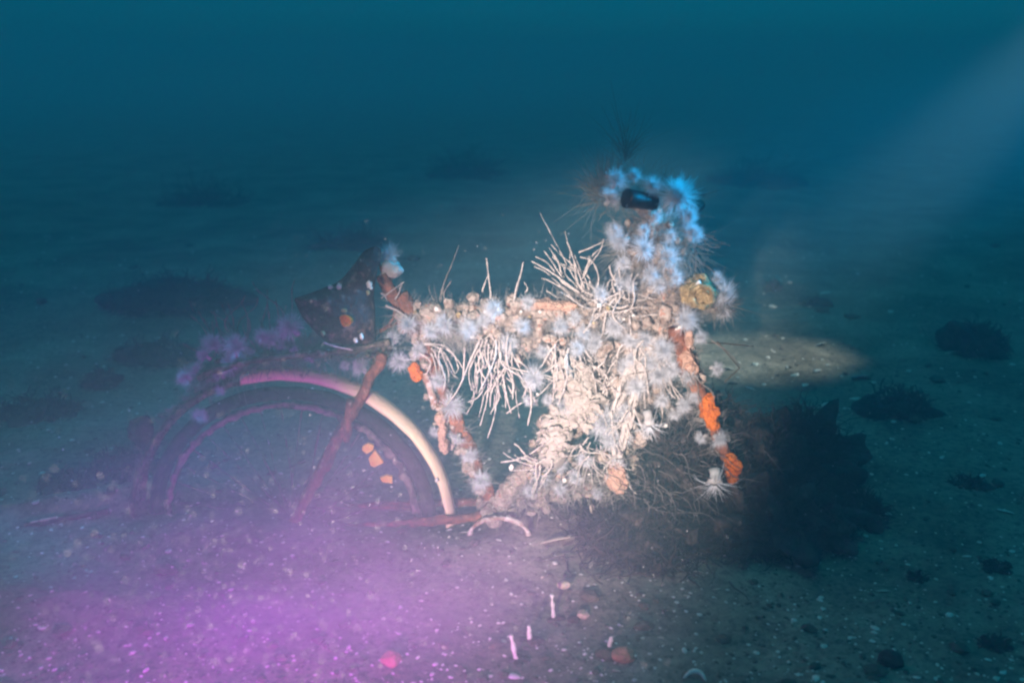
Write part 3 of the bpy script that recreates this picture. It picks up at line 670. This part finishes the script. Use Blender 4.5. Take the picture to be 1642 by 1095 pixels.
# ------------------------------------------------------------------ shells, stones, burrow tubes on the sand
random.seed(14)
def shell_mesh(s, asp, seed):
    """a cupped valve"""
    mb = MB(); v = []; f = []; N, K = 14, 5
    for j in range(K+1):
        t = j/K
        for i in range(N):
            a = 2*math.pi*i/N; rr = s*t*(1 + .12*math.sin(3*a + seed) + .06*math.sin(7*a + seed*2))
            v.append(Vector((rr*math.cos(a)*asp, rr*math.sin(a), s*.38*(1 - t*t) - s*.02)))
    k = len(v); v += [p - Vector((0,0,s*.07)) for p in v]
    for b_, fl in ((0, 1), (k, 0)):
        for j in range(K):
            for i in range(N):
                q = (b_+j*N+i, b_+j*N+(i+1) % N, b_+(j+1)*N+(i+1) % N, b_+(j+1)*N+i); f.append(q if fl else q[::-1])
    for i in range(N): f.append((K*N+i, K*N+(i+1) % N, k+K*N+(i+1) % N, k+K*N+i))
    mb.add(v, f); return mb
NEAR = [(1382,607,13,2.0,'bright oval white shell on the sand right of the lit patch'),(1326,650,12,1.5,'pointed white shell just behind the weed heap'),
 (1239,492,8,1.3,'pale shell lying far back near a weed tuft'),(1322,471,9,1.8,'thin white shell chip far back beyond the lit sand'),(1315,554,9,1.8,'flat white chip at the far edge of the lit sand'),
 (1310,595,8,1.3,'pinkish shell beside a dark scrap in the lit sand'),(1290,618,8,1.2,'greyish round shell at the edge of the lit sand'),(1275,602,7,1.6,'pale shell splinter in the lit sand'),
 (1175,616,10,1.4,'whitest shell next to the fork on lit sand'),(1203,624,8,1.8,'tilted white chip next to the fork on lit sand'),(1225,617,5,1.1,'small round white shell in the lit sand'),
 (1212,585,7,1.3,'cream shell in the middle of the lit sand'),(1195,545,5,1.2,'small cream shell high in the lit sand'),(1170,592,7,1.9,'long cream chip at the bent twig'),
 (1240,565,5,1.3,'small shell at the back of the lit sand'),(1327,585,4,1.4,'tiny white chip right of the pinkish shell'),(1370,640,6,2.2,'white splinter right of the pointed shell'),
 (1360,656,6,2.0,'second white splinter right of the pointed shell'),(1520,567,9,2.2,'tan shell beside the round weed clump'),(1428,500,6,1.3,'bluish chip in the far right dimness'),
 (1172,890,14,1.5,'crooked white shell in front of the weed heap'),(1200,888,9,1.9,'white shell chip right of the crooked shell'),(1228,890,7,1.3,'small pale shell at the end of the row before the heap'),
 (1118,918,9,1.8,'pale chip lying on grey sand before the heap'),(1150,945,7,1.8,'orange-tinted chip on grey sand'),(1025,869,9,2.0,'white chip on the brown fronds, upper one'),(1048,877,9,2.0,'white chip on the brown fronds, lower one'),
 (1010,882,6,2.4,'orange chip on the brown fronds'),(932,921,5,1.2,'small white shell on plain sand under the frame'),(955,937,4,1.3,'tiny white shell on plain sand under the frame'),
 (800,866,7,1.2,'pale shell below the chainring'),(745,855,10,1.3,'jagged cream shell by the wheel end'),(720,850,8,1.1,'small cream shell at the wheel end'),(895,868,22,2.2,'long yellowish shell flat on the sand under the frame'),
 (940,860,8,1.5,'yellow chip beside the long yellowish shell'),(1415,948,9,2.0,'rusty leaf-like chip on the right sand'),(1320,976,5,1.4,'white chip on the lower right sand'),(1314,990,5,1.2,'pale chip under the lower right white chip'),
 (1321,1036,6,1.5,'greenish white chip near the lower right bottom'),(1585,1058,7,1.6,'white chip in the lower right corner'),(1622,1058,6,1.2,'green-white chip at the right edge bottom'),(1470,1086,6,1.5,'pale chip at the bottom edge right'),
 (1612,820,8,2.4,'thin crescent chip near the right edge'),(1550,892,6,1.8,'pale chip on the dim right sand'),(1101,955,5,1.8,'yellow chip on the middle foreground sand'),(1060,1022,5,1.8,'white chip right of the orange stone'),
 (985,1020,5,1.2,'small chip above the orange stone'),(988,1075,8,1.4,'yellowish shell just below the orange stone'),(825,1085,15,1.1,'big cream shell at the bottom edge under the pale stubs'),(870,925,4,1.2,'tiny chip left of the tan pebble')]
VAL = [((1, 1, 1)),]
for x, y, r, asp, lab in NEAR:
    g = onground(x, y); s = r*(g - CAM).length/1500*.62
    mb = shell_mesh(s, asp, x); o = mb.build('shell', 'shell_dull' if any(k in lab for k in ('tan', 'rusty', 'orange', 'yellow')) else 'shell', label=lab, cat='shell', group='shells on the seabed')
    o.location = g + Vector((0,0,s*.22)); o.rotation_euler = (random.uniform(-.5,.5) - .35*(r > 8), random.uniform(-.3,.3), random.uniform(-.5,.5))
# crescent shell at the bottom
mb = MB(); g = onground(1112, 1088)
pts = curve([onground(1096,1090) + Vector((0,0,.004)), onground(1108,1084) + Vector((0,0,.009)), onground(1122,1085) + Vector((0,0,.009)), onground(1132,1094) + Vector((0,0,.004))], 6)
tube(mb, pts, [.0015 + .0028*math.sin(math.pi*i/(len(pts)-1)) for i in range(len(pts))], 8); mb.build('shell', 'shell', label='thin white crescent shell rim at the bottom edge', cat='shell', group='shells on the seabed')
# burrow tubes
def burrow(label, pts, r, m='shell', Z=None):
    g = onground(*pts[-1]); P = [at(x, y, g.y) for x, y in pts]; P[-1].z = g.z - .01
    o = empty('burrow_tube', Vector((P[-1].x, P[-1].y, g.z)), label, 'worm tube', 'stubby tubes sticking out of the foreground sand')
    mb = MB(); c_ = curve(P, 8); k = len(c_); tube(mb, c_, [r*(.62 + .42*i/k) for i in range(k)], 10, .003, 90); mb.build('stub', m, o)
    mb = MB(); blob(mb, Vector((P[-1].x + .004, P[-1].y, g.z)), (r*3.2, r*2.6, r*1.5), .7, 90, 3); mb.build('silt_collar', 'weed_brown', o)
burrow('white stub in the sand left of the tan pebble', [(885,953),(887,975),(890,992)], .0042)
burrow('curved white stub, left of the pair at the bottom', [(820,1018),(824,1040),(830,1058)], .0048)
burrow('straight white stub, right of the pair at the bottom', [(848,1003),(849,1016),(851,1028)], .0050)
burrow('small white stub standing beside the orange stone', [(981,1020),(978,1032),(976,1048)], .0040)
def stone(label, x, y, r, m, dz=0):
    g = onground(x, y); s = r*(g-CAM).length/1500; mb = MB()
    blob(mb, g + Vector((0,0,s*.35 + dz)), (s, s*.8, s*.62), .35, .9/s, 3); mb.build('stone', m, label=label, cat='stone', group='pebbles on the seabed')
stone('tan round pebble beside the white stub', 904, 950, 11, 'stone_tan', .012)
stone('small tan pebble with a dark scrap at its left', 934, 988, 10, 'stone_tan')
stone('orange-brown stone half buried at the bottom', 999, 1056, 19, 'stone')
stone('rusty lump next to the orange-brown stone', 972, 1052, 15, 'twig')
stone('lone salmon pebble in the violet light', 628, 1062, 17, 'stone')
stone('dim brown slab lying at the lower right', 1425, 1062, 17, 'weed_brown')
stone('dark pebble under the small tan pebble', 920, 995, 9, 'weed_brown')
# twigs
def twig(label, P, Y, r=.0013, m='twig'):
    mb = MB(); pts = []
    for i in range(len(P)-1):
        pts += line(at(*P[i], Y[i]), at(*P[i+1], Y[i+1]), 5)[:-1]
    pts.append(at(*P[-1], Y[-1])); tube(mb, pts, r, 6, .0006, 90); mb.build('twig', m, label=label, cat='twig', group='dead stalks by the fork')
twig('straight dead stalk reaching right from the fork', [(1128,549),(1165,551),(1208,555)], [.0,.05,.1])
twig('bent dead stalk with an elbow over the lit sand', [(1150,548),(1186,590),(1162,612)], [.0,.06,.04])
# half buried pole at the left
q0 = onground(40,842) + Vector((0,0,.006)); q1 = onground(175,818) + Vector((0,0,.006)); mb = MB()
tube(mb, line(q0, q1, 30), .006, 8, .006, 30); mb.build('pole', 'twig', label='thin crusted pole half sunk in silt at the left', cat='pole')
mb = MB(); tube(mb, line(q0 + Vector((.015,-.004,.006)), q0.lerp(q1, .4) + Vector((0,-.004,.006)), 12), .003, 6, .002, 60); mb.build('splinter', 'stone_tan', label='bright pale splinter lying on the sunken pole', cat='splinter')

# loose grit (nobody could count it)
random.seed(77)
mb = MB(); mb2 = MB()
for k in range(7500):
    py = 1140 - 760*(random.random()**1.5); px = random.uniform(-40, 1680); g = onground(px, py)
    s = abs(random.gauss(0, .0016)) + .0007
    s *= 1 + .35*max(0, (g - CAM).length - 1.6)
    v, f = ICO[0]; rot = Matrix.Rotation(random.random()*6, 3, 'Z')
    b_ = mb if random.random() < .38 else mb2
    if b_ is mb2 and random.random() < .06: s *= 3.5
    b_.add([g + rot @ Vector((p.x*s*random.uniform(.9,1.8), p.y*s, p.z*s*.5 + s*.3)) for p in v], f)
mb.build('shell_grit', 'shell', kind='stuff', smooth=False); mb2.build('dark_grit', 'twig', kind='stuff', smooth=False)
# drifting particles, thickest low on the left, in front of the wheel
mb = MB()
for k in range(2600):
    px = abs(random.gauss(0, 330)) + random.uniform(0, 300) if k % 3 else random.uniform(0, 1642); py = random.gauss(960, 130) if k % 3 else random.uniform(300, 1095)
    Y = random.uniform(-1.25, -.15); p = at(px, py, Y)
    if p.z < gh(p.x, p.y) + .01: continue
    s = random.choice((.00025, .0003, .0004, .0005, .00065))*random.uniform(.8, 1.4)*(p - CAM).length/1.1
    v, f = ICO[0]; mb.add([p + q*s for q in v], f)
mb.build('marine_snow', 'snow', kind='stuff', smooth=False)
